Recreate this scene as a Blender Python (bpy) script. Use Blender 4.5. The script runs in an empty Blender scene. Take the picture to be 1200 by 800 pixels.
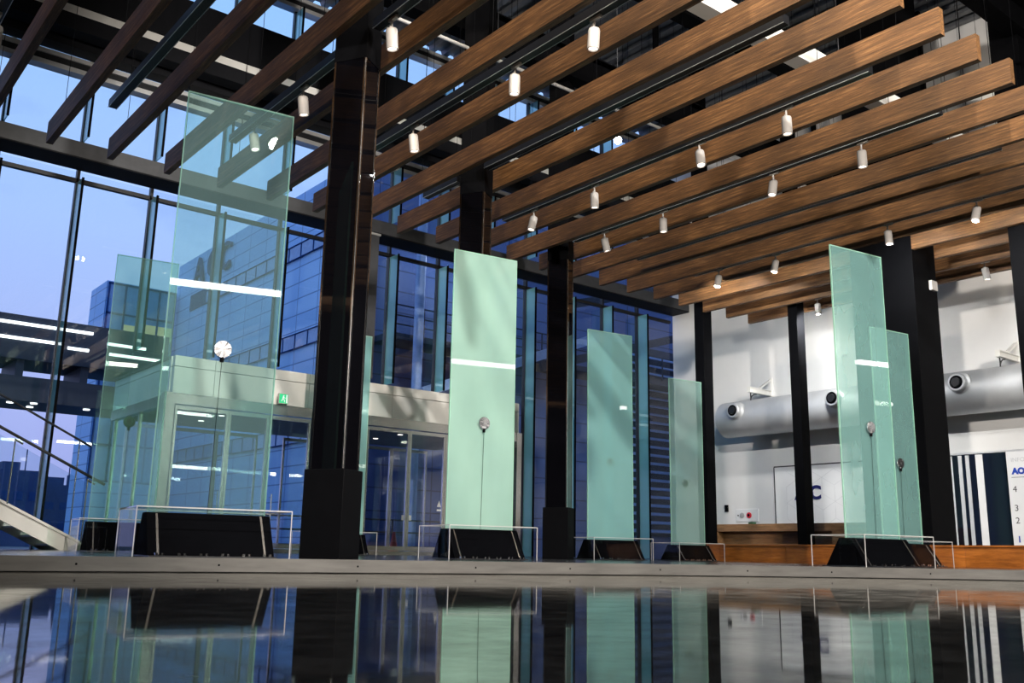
import bpy, bmesh, math, random
from mathutils import Vector, Matrix
random.seed(7)
C = bpy.context.scene.collection
S = bpy.context.scene
PI = math.pi

# ------------------------------------------------------------------ materials
def nmat(name):
    m = bpy.data.materials.new(name); m.use_nodes = True
    nt = m.node_tree; nt.nodes.clear()
    out = nt.nodes.new('ShaderNodeOutputMaterial')
    return m, nt, out
def N(nt, t, **k):
    n = nt.nodes.new(t)
    for a, v in k.items():
        if a in n.inputs.keys(): n.inputs[a].default_value = v
        else: setattr(n, a, v)
    return n
def rgb(r, g, b):
    f = lambda c: ((c/255)/12.92 if c/255 <= .04045 else (((c/255)+.055)/1.055)**2.4)
    return (f(r), f(g), f(b), 1)
def coords(nt, scale=(1, 1, 1)):
    tc = N(nt, 'ShaderNodeTexCoord'); mp = N(nt, 'ShaderNodeMapping')
    mp.inputs['Scale'].default_value = scale
    nt.links.new(tc.outputs['Object'], mp.inputs['Vector'])
    return mp.outputs['Vector']
def ramp(nt, fac, stops):
    r = N(nt, 'ShaderNodeValToRGB')
    e = r.color_ramp.elements
    e[0].position, e[0].color = stops[0]
    e[1].position, e[1].color = stops[-1]
    for p, c in stops[1:-1]:
        x = e.new(p); x.color = c
    nt.links.new(fac, r.inputs['Fac'])
    return r.outputs['Color']
def noise(nt, vec, scale, detail=4, rough=.55):
    n = N(nt, 'ShaderNodeTexNoise'); n.inputs['Scale'].default_value = scale
    n.inputs['Detail'].default_value = detail; n.inputs['Roughness'].default_value = rough
    nt.links.new(vec, n.inputs['Vector'])
    return n.outputs['Fac']
def bump(nt, h, strength, dist=.02):
    b = N(nt, 'ShaderNodeBump'); b.inputs['Strength'].default_value = strength
    b.inputs['Distance'].default_value = dist
    nt.links.new(h, b.inputs['Height'])
    return b.outputs['Normal']
def pbr(name, color, rough=.5, metal=0., spec=.5, var=.12, vscale=6., bmp=0., sc=(1, 1, 1), emit=None, es=0., coat=0.):
    m, nt, out = nmat(name)
    p = N(nt, 'ShaderNodeBsdfPrincipled')
    p.inputs['Roughness'].default_value = rough; p.inputs['Metallic'].default_value = metal
    p.inputs['Specular IOR Level'].default_value = spec
    p.inputs['Coat Weight'].default_value = coat
    v = coords(nt, sc); n = noise(nt, v, vscale)
    lo = tuple(c*(1-var) for c in color[:3])+(1,); hi = tuple(min(1, c*(1+var)) for c in color[:3])+(1,)
    nt.links.new(ramp(nt, n, [(.3, lo), (.7, hi)]), p.inputs['Base Color'])
    if bmp: nt.links.new(bump(nt, n, bmp), p.inputs['Normal'])
    if emit:
        p.inputs['Emission Color'].default_value = emit; p.inputs['Emission Strength'].default_value = es
    nt.links.new(p.outputs[0], out.inputs[0])
    return m
def emis(name, color, s):
    m, nt, out = nmat(name)
    e = N(nt, 'ShaderNodeEmission'); e.inputs[0].default_value = color; e.inputs[1].default_value = s
    nt.links.new(e.outputs[0], out.inputs[0])
    return m
def glass(name, tint, veil=(1, 1, 1, 1), vfac=0., gl=1.4, rough=0., trans=.5, vvar=.0, base=0.):
    """sheet glass: clear transmission, a mirror coat by fresnel and an optional frosted veil"""
    m, nt, out = nmat(name)
    t = N(nt, 'ShaderNodeBsdfTransparent'); t.inputs[0].default_value = tint
    cur = t.outputs[0]
    if vfac > 0:
        d = N(nt, 'ShaderNodeBsdfDiffuse'); d.inputs[0].default_value = veil
        tl = N(nt, 'ShaderNodeBsdfTranslucent'); tl.inputs[0].default_value = veil
        mx = N(nt, 'ShaderNodeMixShader'); mx.inputs[0].default_value = trans
        nt.links.new(d.outputs[0], mx.inputs[1]); nt.links.new(tl.outputs[0], mx.inputs[2])
        m2 = N(nt, 'ShaderNodeMixShader')
        m2.inputs[0].default_value = vfac
        if vvar:
            n = noise(nt, coords(nt, (1, 1, .5)), 1.3, 3)
            mr = N(nt, 'ShaderNodeMapRange'); mr.inputs[1].default_value = .3; mr.inputs[2].default_value = .7
            mr.inputs[3].default_value = vfac-vvar; mr.inputs[4].default_value = vfac+vvar
            nt.links.new(n, mr.inputs[0]); nt.links.new(mr.outputs[0], m2.inputs[0])
        nt.links.new(cur, m2.inputs[1]); nt.links.new(mx.outputs[0], m2.inputs[2])
        cur = m2.outputs[0]
    lw = N(nt, 'ShaderNodeLayerWeight'); lw.inputs[0].default_value = .5
    pw = N(nt, 'ShaderNodeMath', operation='POWER'); pw.inputs[1].default_value = 5
    nt.links.new(lw.outputs['Facing'], pw.inputs[0])
    sch = N(nt, 'ShaderNodeMath', operation='MULTIPLY_ADD'); sch.inputs[1].default_value = .957; sch.inputs[2].default_value = .043
    nt.links.new(pw.outputs[0], sch.inputs[0])
    mu = N(nt, 'ShaderNodeMath', operation='MULTIPLY_ADD'); mu.use_clamp = True
    mu.inputs[1].default_value = gl; mu.inputs[2].default_value = base
    nt.links.new(sch.outputs[0], mu.inputs[0])
    g = N(nt, 'ShaderNodeBsdfGlossy'); g.inputs['Roughness'].default_value = rough
    m3 = N(nt, 'ShaderNodeMixShader')
    nt.links.new(mu.outputs[0], m3.inputs[0]); nt.links.new(cur, m3.inputs[1]); nt.links.new(g.outputs[0], m3.inputs[2])
    nt.links.new(m3.outputs[0], out.inputs[0])
    return m

def wood_mat(name, dark, mid, light, sc, rough=.55, blocks=True):
    m, nt, out = nmat(name)
    p = N(nt, 'ShaderNodeBsdfPrincipled'); p.inputs['Roughness'].default_value = rough
    v = coords(nt, sc)
    n = noise(nt, v, 1.9, 10, .74)
    col = ramp(nt, n, [(.3, dark), (.52, mid), (.74, light)])
    n2 = noise(nt, coords(nt, (.9, .9, .9)), 1.2, 2)
    mx = N(nt, 'ShaderNodeMix', data_type='RGBA', blend_type='MULTIPLY')
    mx.inputs['Factor'].default_value = .75
    nt.links.new(col, mx.inputs[6])
    nt.links.new(ramp(nt, n2, [(.34, (.55, .53, .5, 1)), (.66, (1.2, 1.17, 1.14, 1))]), mx.inputs[7])
    nt.links.new(mx.outputs[2], p.inputs['Base Color'])
    nt.links.new(bump(nt, n, .35, .01), p.inputs['Normal'])
    nt.links.new(p.outputs[0], out.inputs[0])
    return m

M = {}
M['wood'] = wood_mat('timber_dark_stain', (.032, .0135, .004, 1), (.14, .066, .022, 1), (.38, .2, .08, 1), (20, .9, 20), .6, True)
M['oak'] = wood_mat('oak_orange', rgb(120, 66, 20), rgb(176, 104, 40), rgb(205, 132, 62), (5, .8, 9), .4)
M['counterwood'] = wood_mat('counter_wood', rgb(96, 70, 46), rgb(140, 106, 74), rgb(170, 134, 98), (7, .9, 10), .5)
M['black'] = pbr('black_paint', (.003, .0032, .004), .6, spec=.03)
M['blackmetal'] = pbr('black_steel', (.012, .013, .016), .42, spec=.4, vscale=3)
M['mirrorblack'] = pbr('black_mirror_glass', (.002, .002, .003), .03, spec=.5, var=.05)
M['darkgrey'] = pbr('dark_grey_metal', (.045, .048, .055), .5, spec=.3)
M['beamgrey'] = pbr('grey_beam_paint', (.05, .053, .06), .5)
M['girder'] = pbr('near_black_girder', (.006, .0065, .009), .6, spec=.15)
M['steel'] = pbr('stainless_steel', (.62, .6, .57), .24, metal=1., var=.06, sc=(1, 1, 12))
M['chrome'] = pbr('bright_chrome', (.85, .85, .85), .12, metal=1., var=.03)
M['disc'] = pbr('brushed_disc', (.6, .6, .62), .22, metal=1., var=.04, vscale=30)
M['alu'] = pbr('frame_aluminium', (.7, .71, .72), .4, metal=.6, var=.05)
M['white'] = pbr('white_wall_paint', (.8, .81, .81), .7, var=.015, vscale=2)
M['whitepanel'] = pbr('white_panel', (.8, .8, .77), .45, var=.02)
M['whitelamp'] = pbr('white_lamp_body', (.5, .48, .46), .5, var=.04)
M['duct'] = pbr('galvanised_duct', (.6, .62, .64), .5, metal=.55, var=.05, vscale=3)
M['navy'] = pbr('navy_letter', rgb(24, 28, 92), .4)
M['bluetxt'] = pbr('blue_print', rgb(20, 62, 170), .5)
M['greytxt'] = pbr('grey_print', rgb(70, 72, 78), .6)
M['board'] = pbr('white_board', (.78, .8, .82), .35, var=.01)
M['boardline'] = pbr('pale_line', (.55, .57, .6), .5)
M['red'] = pbr('red_plastic', rgb(205, 40, 60), .4)
M['cone'] = pbr('red_cone_plastic', rgb(190, 25, 45), .5)
M['grey'] = pbr('mid_grey', (.35, .36, .37), .6)
M['stair'] = pbr('pale_stair_paint', (.7, .69, .66), .5, var=.03)
M['glassedge'] = glass('glass_polished_edge', (.6, .95, .8, 1), (.62, .95, .8, 1), .75, 1.)
M['glassedge_clear'] = glass('glass_polished_edge_clear', (.6, .9, .82, 1), (.55, .85, .75, 1), .3, 1.)
M['acryledge'] = glass('acrylic_edge', (.85, .85, .87, 1), (.9, .88, .88, 1), .8, 2.)
M['acrylic'] = glass('acrylic_clear', (.98, .98, .985, 1), gl=.35)
M['pane'] = glass('window_glass', (.95, .975, .99, 1), gl=1.1)
M['doorglass'] = glass('door_glass', (.9, .93, .97, 1), gl=1.2)
M['balglass'] = glass('balustrade_glass', (.9, .95, .97, 1), gl=1.)
M['fin'] = glass('glass_fin', (.8, .96, .98, 1), (.4, .88, .93, 1), .42, 1.0)
M['sheet_clear'] = glass('panel_clear_tint', (.8, .93, .9, 1), (.5, .75, .78, 1), .09, 1.)
M['sheet_green'] = glass('panel_green_tint', (.78, .94, .86, 1), (.5, .8, .68, 1), .13, 1.)
M['sheet_mint'] = glass('panel_mint_frost', (.62, .88, .82, 1), (.63, .88, .79, 1), .62, .7, vvar=.05)
M['sheet_teal'] = glass('panel_teal_frost', (.75, .93, .92, 1), (.5, .86, .83, 1), .5, .8, vvar=.03)
M['sheet_pale'] = glass('panel_pale_green', (.93, .985, .93, 1), (.5, .8, .76, 1), .36, .8)
M['sheet_aqua'] = glass('panel_aqua', (.93, .985, .93, 1), (.42, .75, .74, 1), .34, .8, vvar=.02)
M['lamp'] = emis('lamp_tube_white', (1, .95, .88, 1), 26)
M['lens'] = emis('spot_lens_glow', (1, .86, .74, 1), 5)
M['glare'] = emis('spot_lens_bright', (.92, .95, 1, 1), 60)
M['extlamp'] = emis('outdoor_lamp_white', (.95, 1, 1, 1), 3.2)
M['litwin'] = emis('warm_lit_window', (1, .9, .62, 1), .5)
M['exitgreen'] = emis('exit_sign_green', (.05, .75, .3, 1), 1.0)
M['exitwhite'] = emis('exit_sign_white', (.9, 1, .93, 1), 1.0)
M['whitestrip'] = emis('cove_strip', (.9, .92, .95, 1), .62)
M['basesteel'] = pbr('base_black_steel', (.002, .0022, .003), .7, spec=.01)
def tile_mat(name, c, c2, bw, bh, mort):
    m, nt, out = nmat(name)
    p = N(nt, 'ShaderNodeBsdfPrincipled'); p.inputs['Roughness'].default_value = .55
    tc = N(nt, 'ShaderNodeTexCoord'); sep = N(nt, 'ShaderNodeSeparateXYZ'); cmb = N(nt, 'ShaderNodeCombineXYZ')
    nt.links.new(tc.outputs['Object'], sep.inputs[0])
    ad = N(nt, 'ShaderNodeMath', operation='ADD')
    nt.links.new(sep.outputs[0], ad.inputs[0]); nt.links.new(sep.outputs[1], ad.inputs[1])
    nt.links.new(ad.outputs[0], cmb.inputs[0]); nt.links.new(sep.outputs[2], cmb.inputs[1])
    b = N(nt, 'ShaderNodeTexBrick'); b.offset = 0
    b.inputs['Color1'].default_value = c; b.inputs['Color2'].default_value = c2; b.inputs['Mortar'].default_value = mort
    b.inputs['Scale'].default_value = 1; b.inputs['Mortar Size'].default_value = .025
    b.inputs['Brick Width'].default_value = bw; b.inputs['Row Height'].default_value = bh
    nt.links.new(cmb.outputs[0], b.inputs['Vector'])
    nt.links.new(b.outputs[0], p.inputs['Base Color'])
    nt.links.new(p.outputs[0], out.inputs[0])
    return m
M['bluetile'] = tile_mat('blue_grey_cladding', (.3, .55, .9, 1), (.34, .6, .95, 1), 1.6, .62, (.12, .25, .5, 1))
M['darktile'] = tile_mat('dark_blue_cladding', (.065, .11, .28, 1), (.075, .125, .31, 1), 3.2, .75, (.03, .05, .13, 1))
M['bandglass'] = pbr('ribbon_window_glass', (.16, .32, .6), .15, spec=.6, var=.1)
M['bridge'] = pbr('dark_bridge_metal', (.02, .03, .055), .5, spec=.3)
M['skyline'] = pbr('dusk_building', (.03, .06, .16), .8)
M['exteriorground'] = pbr('asphalt_dusk', (.06, .07, .09), .8)
M['bluesteel'] = pbr('pale_blue_steel', (.32, .45, .75), .5)
M['letterblue'] = pbr('deep_blue_letter', (.03, .07, .2), .8, spec=.0)

def floor_mat():
    m, nt, out = nmat('polished_concrete')
    v = coords(nt)
    n = noise(nt, v, 4.2, 8, .66); n2 = noise(nt, v, 9, 5); n3 = noise(nt, v, 2.3, 6, .65)
    d = N(nt, 'ShaderNodeBsdfDiffuse'); g = N(nt, 'ShaderNodeBsdfGlossy')
    nt.links.new(ramp(nt, n, [(.36, (.045, .044, .04, 1)), (.5, (.105, .102, .094, 1)), (.64, (.19, .185, .17, 1))]), d.inputs[0])
    g.inputs[0].default_value = (.97, .97, .94, 1); g.inputs['Roughness'].default_value = .035
    b = bump(nt, n2, .03, .004); nt.links.new(b, g.inputs['Normal'])
    lw = N(nt, 'ShaderNodeLayerWeight'); lw.inputs[0].default_value = .5
    pw = N(nt, 'ShaderNodeMath', operation='POWER'); pw.inputs[1].default_value = 3.2
    nt.links.new(lw.outputs['Facing'], pw.inputs[0])
    ad = N(nt, 'ShaderNodeMath', operation='MULTIPLY'); mu = N(nt, 'ShaderNodeMath', operation='ADD')
    mr = N(nt, 'ShaderNodeMapRange'); mr.inputs[1].default_value = .34; mr.inputs[2].default_value = .66
    mr.inputs[3].default_value = .78; mr.inputs[4].default_value = .46
    ma = N(nt, 'ShaderNodeMix', data_type='FLOAT'); ma.inputs[0].default_value = .5
    nt.links.new(n, ma.inputs[2]); nt.links.new(n3, ma.inputs[3])
    nt.links.new(ma.outputs[0], mr.inputs[0])
    nt.links.new(pw.outputs[0], ad.inputs[0]); nt.links.new(mr.outputs[0], ad.inputs[1])
    nt.links.new(ad.outputs[0], mu.inputs[0]); mu.inputs[1].default_value = .02
    mx = N(nt, 'ShaderNodeMixShader')
    nt.links.new(mu.outputs[0], mx.inputs[0]); nt.links.new(d.outputs[0], mx.inputs[1]); nt.links.new(g.outputs[0], mx.inputs[2])
    nt.links.new(mx.outputs[0], out.inputs[0])
    return m
M['floor'] = floor_mat()
M['platform'] = pbr('platform_dark_vinyl', (.03, .032, .036), .16, spec=.5, vscale=3)
M['fascia'] = pbr('weathered_grey_fascia', (.097, .094, .09), .5, metal=.25, var=.2, vscale=2.2, sc=(1, 1, 6), bmp=.08)

# ------------------------------------------------------------------ mesh helpers
class MB:
    def __init__(s): s.bm = bmesh.new()
    def hexa(s, P):
        v = [s.bm.verts.new(p) for p in P]
        for f in ((0, 3, 2, 1), (4, 5, 6, 7), (0, 1, 5, 4), (1, 2, 6, 5), (2, 3, 7, 6), (3, 0, 4, 7)):
            s.bm.faces.new([v[i] for i in f])
        return s
    def box(s, x0, x1, y0, y1, z0, z1):
        return s.hexa([(x0, y0, z0), (x1, y0, z0), (x1, y1, z0), (x0, y1, z0), (x0, y0, z1), (x1, y0, z1), (x1, y1, z1), (x0, y1, z1)])
    def cyl(s, a, b, r, r2=None, n=16, cap=True):
        a, b = Vector(a), Vector(b); d = (b-a).normalized()
        u = d.orthogonal().normalized(); w = d.cross(u)
        r2 = r if r2 is None else r2
        A = [s.bm.verts.new(a+(u*math.cos(2*PI*i/n)+w*math.sin(2*PI*i/n))*r) for i in range(n)]
        B = [s.bm.verts.new(b+(u*math.cos(2*PI*i/n)+w*math.sin(2*PI*i/n))*r2) for i in range(n)]
        for i in range(n): s.bm.faces.new((A[i], A[(i+1) % n], B[(i+1) % n], B[i]))
        if cap: s.bm.faces.new(A[::-1]); s.bm.faces.new(B)
        return s
    def lathe(s, a, d, prof, n=32):
        """prof: list of (along, radius) from point a along direction d"""
        a, d = Vector(a), Vector(d).normalized(); u = d.orthogonal().normalized(); w = d.cross(u)
        rings = []
        for t, r in prof:
            rings.append([s.bm.verts.new(a+d*t+(u*math.cos(2*PI*i/n)+w*math.sin(2*PI*i/n))*max(r, 1e-4)) for i in range(n)])
        for A, B in zip(rings, rings[1:]):
            for i in range(n): s.bm.faces.new((A[i], A[(i+1) % n], B[(i+1) % n], B[i]))
        s.bm.faces.new(rings[0][::-1]); s.bm.faces.new(rings[-1])
        return s
    def prism(s, pts, a, b, axis='x'):
        """polygon pts in the plane across axis, extruded from a to b"""
        def P(t, p):
            return {'x': (t, p[0], p[1]), 'y': (p[0], t, p[1]), 'z': (p[0], p[1], t)}[axis]
        A = [s.bm.verts.new(P(a, p)) for p in pts]; B = [s.bm.verts.new(P(b, p)) for p in pts]
        n = len(pts)
        s.bm.faces.new(A[::-1]); s.bm.faces.new(B)
        for i in range(n): s.bm.faces.new((A[i], A[(i+1) % n], B[(i+1) % n], B[i]))
        return s
    def bar(s, a, b, w, h, up=(0, 0, 1)):
        a, b, up = Vector(a), Vector(b), Vector(up); d = (b-a).normalized()
        x = d.cross(up).normalized()*w/2; y = x.cross(d).normalized()*h/2
        return s.hexa([a-x-y, a+x-y, a+x+y, a-x+y, b-x-y, b+x-y, b+x+y, b-x+y])
    def done(s, name, mat, parent=None, loc=None, smooth=False, bevel=0., kind=None):
        bmesh.ops.recalc_face_normals(s.bm, faces=s.bm.faces)
        me = bpy.data.meshes.new(name); s.bm.to_mesh(me); s.bm.free()
        if smooth:
            for p in me.polygons: p.use_smooth = True
        me.set_sharp_from_angle(angle=.6)
        me.materials.append(mat)
        o = bpy.data.objects.new(name, me); C.objects.link(o)
        if parent: o.parent = parent
        if loc: o.location = loc
        if bevel:
            b = o.modifiers.new('bevel', 'BEVEL'); b.width = bevel; b.segments = 2; b.limit_method = 'ANGLE'
        if kind: o['kind'] = kind
        return o
def tag(o, label, cat, group=None):
    o['label'] = label; o['category'] = cat
    if group: o['group'] = group
    return o
def empty(name, loc=(0, 0, 0), rz=0., label=None, cat=None, group=None, kind=None):
    o = bpy.data.objects.new(name, None); C.objects.link(o)
    o.empty_display_size = .1; o.location = loc; o.rotation_euler = (0, 0, rz)
    if label: tag(o, label, cat, group)
    if kind: o['kind'] = kind
    return o
def copy_tree(o, parent=None):
    c = o.copy(); C.objects.link(c)
    if parent: c.parent = parent
    for ch in list(o.children): copy_tree(ch, c)
    return c
def text(name, s, size, ext, mat, parent=None, mat_world=None, bold=0.):
    cu = bpy.data.curves.new(name, 'FONT'); cu.body = s; cu.size = size; cu.extrude = ext; cu.offset = bold
    cu.align_x = 'CENTER'; cu.align_y = 'CENTER'
    t = bpy.data.objects.new(name, cu); C.objects.link(t)
    dg = bpy.context.evaluated_depsgraph_get(); dg.update()
    me = bpy.data.meshes.new_from_object(t.evaluated_get(dg))
    bpy.data.objects.remove(t); bpy.data.curves.remove(cu)
    me.materials.clear(); me.materials.append(mat)
    if mat_world: me.transform(mat_world)
    o = bpy.data.objects.new(name, me); C.objects.link(o)
    if parent: o.parent = parent
    return o
ORD = ['first', 'second', 'third', 'fourth', 'fifth', 'sixth', 'seventh', 'eighth', 'ninth', 'tenth', 'eleventh', 'twelfth',
       'thirteenth', 'fourteenth', 'fifteenth', 'sixteenth', 'seventeenth', 'eighteenth', 'nineteenth', 'twentieth',
       'twenty-first', 'twenty-second', 'twenty-third', 'twenty-fourth', 'twenty-fifth', 'twenty-sixth', 'twenty-seventh', 'twenty-eighth', 'twenty-ninth', 'thirtieth', 'thirty-first', 'thirty-second', 'thirty-third', 'thirty-fourth']

# ------------------------------------------------------------------ setting
PZ = .125          # height of the low platform
YF = 19.5          # inside face of the glazed front
XR = 22.           # white side wall
MB().box(-16, 44, -32, YF+.2, -.2, 0).done('floor', M['floor'], kind='structure')
curve = [(-14, 8.42), (-6, 8.46), (-2, 8.47), (.86, 8.47), (1.7, 8.46), (3.01, 8.40), (4.56, 8.21), (6.41, 7.92), (8.53, 7.42), (10.6, 6.62), (12.4, 5.5), (14.0, 4.0), (15.4, 1.8), (16.2, -1.), (16.2, -6.)]
def smooth_curve(P, k=6):
    out = []
    for i in range(len(P)-1):
        p0, p1, p2, p3 = P[max(i-1, 0)], P[i], P[i+1], P[min(i+2, len(P)-1)]
        for j in range(k):
            t = j/k
            out.append(tuple(.5*((2*p1[a])+(-p0[a]+p2[a])*t+(2*p0[a]-5*p1[a]+4*p2[a]-p3[a])*t*t+(-p0[a]+3*p1[a]-3*p2[a]+p3[a])*t**3) for a in (0, 1)))
    out.append(P[-1]); return out
cv = smooth_curve(curve)
def inset(P, d):
    o = []
    for i, p in enumerate(P):
        a, b = P[max(i-1, 0)], P[min(i+1, len(P)-1)]
        t = Vector((b[0]-a[0], b[1]-a[1])).normalized()
        o.append((p[0]-t.y*d, p[1]+t.x*d))
    return o
ci = inset(cv, .04)
m = MB(); m.prism(ci+[(XR, -6), (XR, YF-.01), (-14, YF-.01)], .0, PZ, 'z')
m.done('platform', M['platform'], kind='structure')
# fascia board along the platform edge, dark joint at its foot
fz0 = .009
m = MB()
for (a, b, c, d) in zip(cv, cv[1:], ci, ci[1:]):
    m.hexa([(a[0], a[1], fz0), (b[0], b[1], fz0), (d[0], d[1], fz0), (c[0], c[1], fz0), (a[0], a[1], PZ+.003), (b[0], b[1], PZ+.003), (d[0], d[1], PZ+.003), (c[0], c[1], PZ+.003)])
fas = m.done('trim_1', M['fascia'], kind='structure')
for fx in (-.6, 1.05, 2.25, 3.42, 4.72, 5.98, 7.08, 8.2, 9.3, 10.35, 11.5):
    i = min(range(len(cv)), key=lambda k: abs(cv[k][0]-fx))
    j = i+1 if cv[i][0] <= fx else i-1
    t = (fx-cv[i][0])/(cv[j][0]-cv[i][0]); y = cv[i][1]+(cv[j][1]-cv[i][1])*t
    d = Vector((cv[j][0]-cv[i][0], cv[j][1]-cv[i][1], 0)).normalized()
    if d.x < 0: d = -d
    nrm = Vector((d.y, -d.x, 0))
    p = Vector((fx, y, .066))
    MB().cyl(p-nrm*.002, p+nrm*.0015, .0095, n=12).done('bolt_hole', M['black'], fas)

# ceiling deck, ribbed along Y
prof = []
x = -16.
while x < 44:
    prof += [(x, 13.3), (x+.16, 13.3), (x+.2, 13.2), (x+.36, 13.2)]; x += .4
m = MB(); m.prism(prof+[(44, 13.6), (-16, 13.6)], -32, YF, 'y'); m.done('ceiling', pbr('ribbed_metal_deck', (.16, .17, .185), .4, metal=.5), kind='structure')
MB().box(XR, XR+.3, 4.4, YF, 0, 13.3).done('wall_right', M['white'], kind='structure')
MB().box(XR+.3, 44, 4.4, 4.7, 0, 13.3).done('wall_side', M['grey'], kind='structure')
MB().box(44, 44.3, -32, 4.7, 0, 13.3).done('wall_far', M['grey'], kind='structure')
MB().box(-16, 44, -32.3, -32, 0, 13.3).done('wall_back', M['darkgrey'], kind='structure')
MB().box(-16.3, -16, -32, YF, 0, 13.3).done('wall_left', M['darkgrey'], kind='structure')

# glazed front : bays
S0, DS = 4.40, 1.4575
KL = list(range(-12, 13))
VX0, VX1 = 6.62, 15.75           # entrance vestibule
n = 0
for k in KL:
    x0 = S0+DS*k; x1 = min(x0+DS, XR)
    if x1-x0 < .15: continue
    n += 1
    lo = PZ
    if x0 > VX0-1.2 and x1 < VX1+1.2: lo = 4.06
    m = MB()
    a0 = max(x0, -16)
    for z0, z1 in ((lo, 7.28), (7.36, 7.5), (7.9, 9.5), (9.84, 11.7), (11.85, 12.8)):
        m.box(a0+.03, x1-.03 if x1 < XR-.01 else x1-.06, YF+.02, YF+.032, z0, z1)
    w = m.done('window_%d' % n, M['pane'], kind='structure')
    if x0 < -15.9: continue
    MB().box(x0-.03, x0+.03, YF-.02, YF+.1, lo, 13.2).done('mullion', M['blackmetal'], w)
    for z0, z1 in ((lo+.01, 7.26), (8.12, 9.5), (11.8, 12.75)):
        MB().box(x0-.012, x0+.012, YF-.4, YF-.02, z0, z1).done('glass_fin', M['fin'], w)
        MB().box(x0-.022, x0+.022, YF-.43, YF-.4, z0, z1).done('fin_edge', M['black'], w)
    MB().box(x0+.03, x1, YF-.02, YF+.08, 7.28, 7.36).done('transom', M['blackmetal'], w)
# long horizontal members of the front
MB().box(-16, XR, YF-.68, YF-.02, 7.53, 7.56).done('trim_2', M['girder'], kind='structure')
MB().box(-16, XR, YF-.68, YF-.02, 7.56, 7.87).done('trim_3', M['beamgrey'], kind='structure')
for i, (z0, z1, mm, y) in enumerate(((9.5, 9.6, 'alu', .05), (9.6, 9.74, 'blackmetal', .02), (9.74, 9.84, 'alu', .05), (12.8, 12.9, 'alu', .05), (12.9, 13.03, 'blackmetal', .02), (13.03, 13.12, 'alu', .05))):
    MB().box(-16, XR, YF-y-.1, YF+.1, z0, z1).done('trim_%d' % (4+i), M[mm], kind='structure')
MB().box(-16, XR, YF-.5, YF-.12, 9.86, 11.78).done('trim_10', M['girder'], kind='structure')
MB().box(-16, XR, YF-.62, YF-.5, 10.45, 10.68).done('trim_11', M['whitepanel'], kind='structure')
MB().box(-16, XR, YF-1.0, YF-.62, 9.98, 10.3).done('trim_12', M['girder'], kind='structure')

# ------------------------------------------------------------------ entrance vestibule
def fascia_panels(y0, y1):
    m = MB(); xs = [VX0]+[S0+DS*1.5*j+.9 for j in range(1, 6) if VX0+.3 < S0+DS*1.5*j+.9 < VX1-.3]+[VX1]
    for a, b in zip(xs, xs[1:]):
        for z0, z1 in ((3.29, 3.83), (3.845, 4.06)):
            m.box(a+.006, b-.006, y0, y1, z0, z1)
    return m
fascia_panels(YF-.16, YF-.02).done('trim_13', M['whitepanel'], kind='structure')
m = MB()
for z0, z1 in ((3.29, 3.83), (3.845, 4.06)): m.box(VX0-.02, VX0+.1, YF, 23.2, z0, z1)
m.done('trim_14', M['whitepanel'], kind='structure')
MB().box(VX0, VX1, YF-.2, YF-.02, 3.06, 3.28).done('trim_15', M['steel'], kind='structure')
MB().box(VX0-.04, VX0+.1, YF, 23.2, 3.06, 3.28).done('trim_16', M['steel'], kind='structure')
MB().box(VX0, VX1, YF+.05, 23.2, 3.1, 3.2).done('ceiling_vestibule', M['grey'], kind='structure')
MB().box(VX0-.05, VX1+.05, YF+.05, 23.25, 4.0, 4.06).done('roof_vestibule', M['darkgrey'], kind='structure')
MB().box(VX0, VX1, YF-.2, 23.2, PZ, PZ+.02).done('floor_vestibule', M['grey'], kind='structure')
MB().box(VX0, VX1, YF-.24, YF-.2, PZ, PZ+.085).done('trim_17', M['steel'], kind='structure')
MB().box(VX0-.16, VX0+.06, YF-.22, YF-.02, PZ, 3.28).done('trim_18', M['steel'], kind='structure')
MB().box(VX1-.1, VX1+.06, YF-.22, YF-.02, PZ, 3.28).done('trim_19', M['steel'], kind='structure')
MB().box(9.82, 11.18, YF-.2, YF-.06, PZ+.02, 3.06).done('wall_entrance_pier', M['darkgrey'], kind='structure')
for q, (yy, wx) in enumerate(((20.6, 8.2), (21.8, 8.2), (20.6, 12.9), (21.8, 12.9))):
    t = empty('ceiling_downlight', (wx, yy, 3.1), 0, '%s round downlight in the vestibule ceiling behind the %s entrance doors' % (('near', 'far')[q % 2], ('left', 'right')[q//2]), 'light', 'vestibule downlights')
    MB().lathe((0, 0, 0), (0, 0, -1), [(0, .09), (.012, .09), (.012, .07)], 20).done('bezel', M['whitelamp'], t)
    MB().cyl((0, 0, -.013), (0, 0, -.016), .065, n=20).done('lens', M['lens'], t)
def door_leaf(i, x0, x1, y, handle):
    f = MB()
    w = .055
    for a, b in ((x0+.005, x0+w), (x1-w, x1-.005)): f.box(a, b, y-.03, y+.03, PZ+.09, 3.04)
    f.box(x0+w, x1-w, y-.03, y+.03, 2.96, 3.04); f.box(x0+w, x1-w, y-.03, y+.03, PZ+.09, PZ+.19)
    d = f.done('door_%d' % i, M['steel'], kind='structure')
    MB().box(x0+w, x1-w, y-.006, y+.006, PZ+.19, 2.96).done('door_glass', M['doorglass'], d)
    if handle:
        hx = x1-.14 if handle > 0 else x0+.14
        m = MB(); m.cyl((hx, y-.1, .55), (hx, y-.1, 1.35), .014, n=10)
        for z in (.62, 1.28): m.cyl((hx, y-.1, z), (hx, y-.006, z), .009, n=8)
        m.done('door_handle', M['chrome'], d, smooth=True)
    return d
di = 0
leafs = [(6.72, 7.87, 1), (7.87, 8.78, 0), (8.78, 9.78, -1), (11.22, 12.4, 0), (12.4, 13.45, 0), (13.45, 14.5, -1), (14.5, 15.64, 1)]
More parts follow.
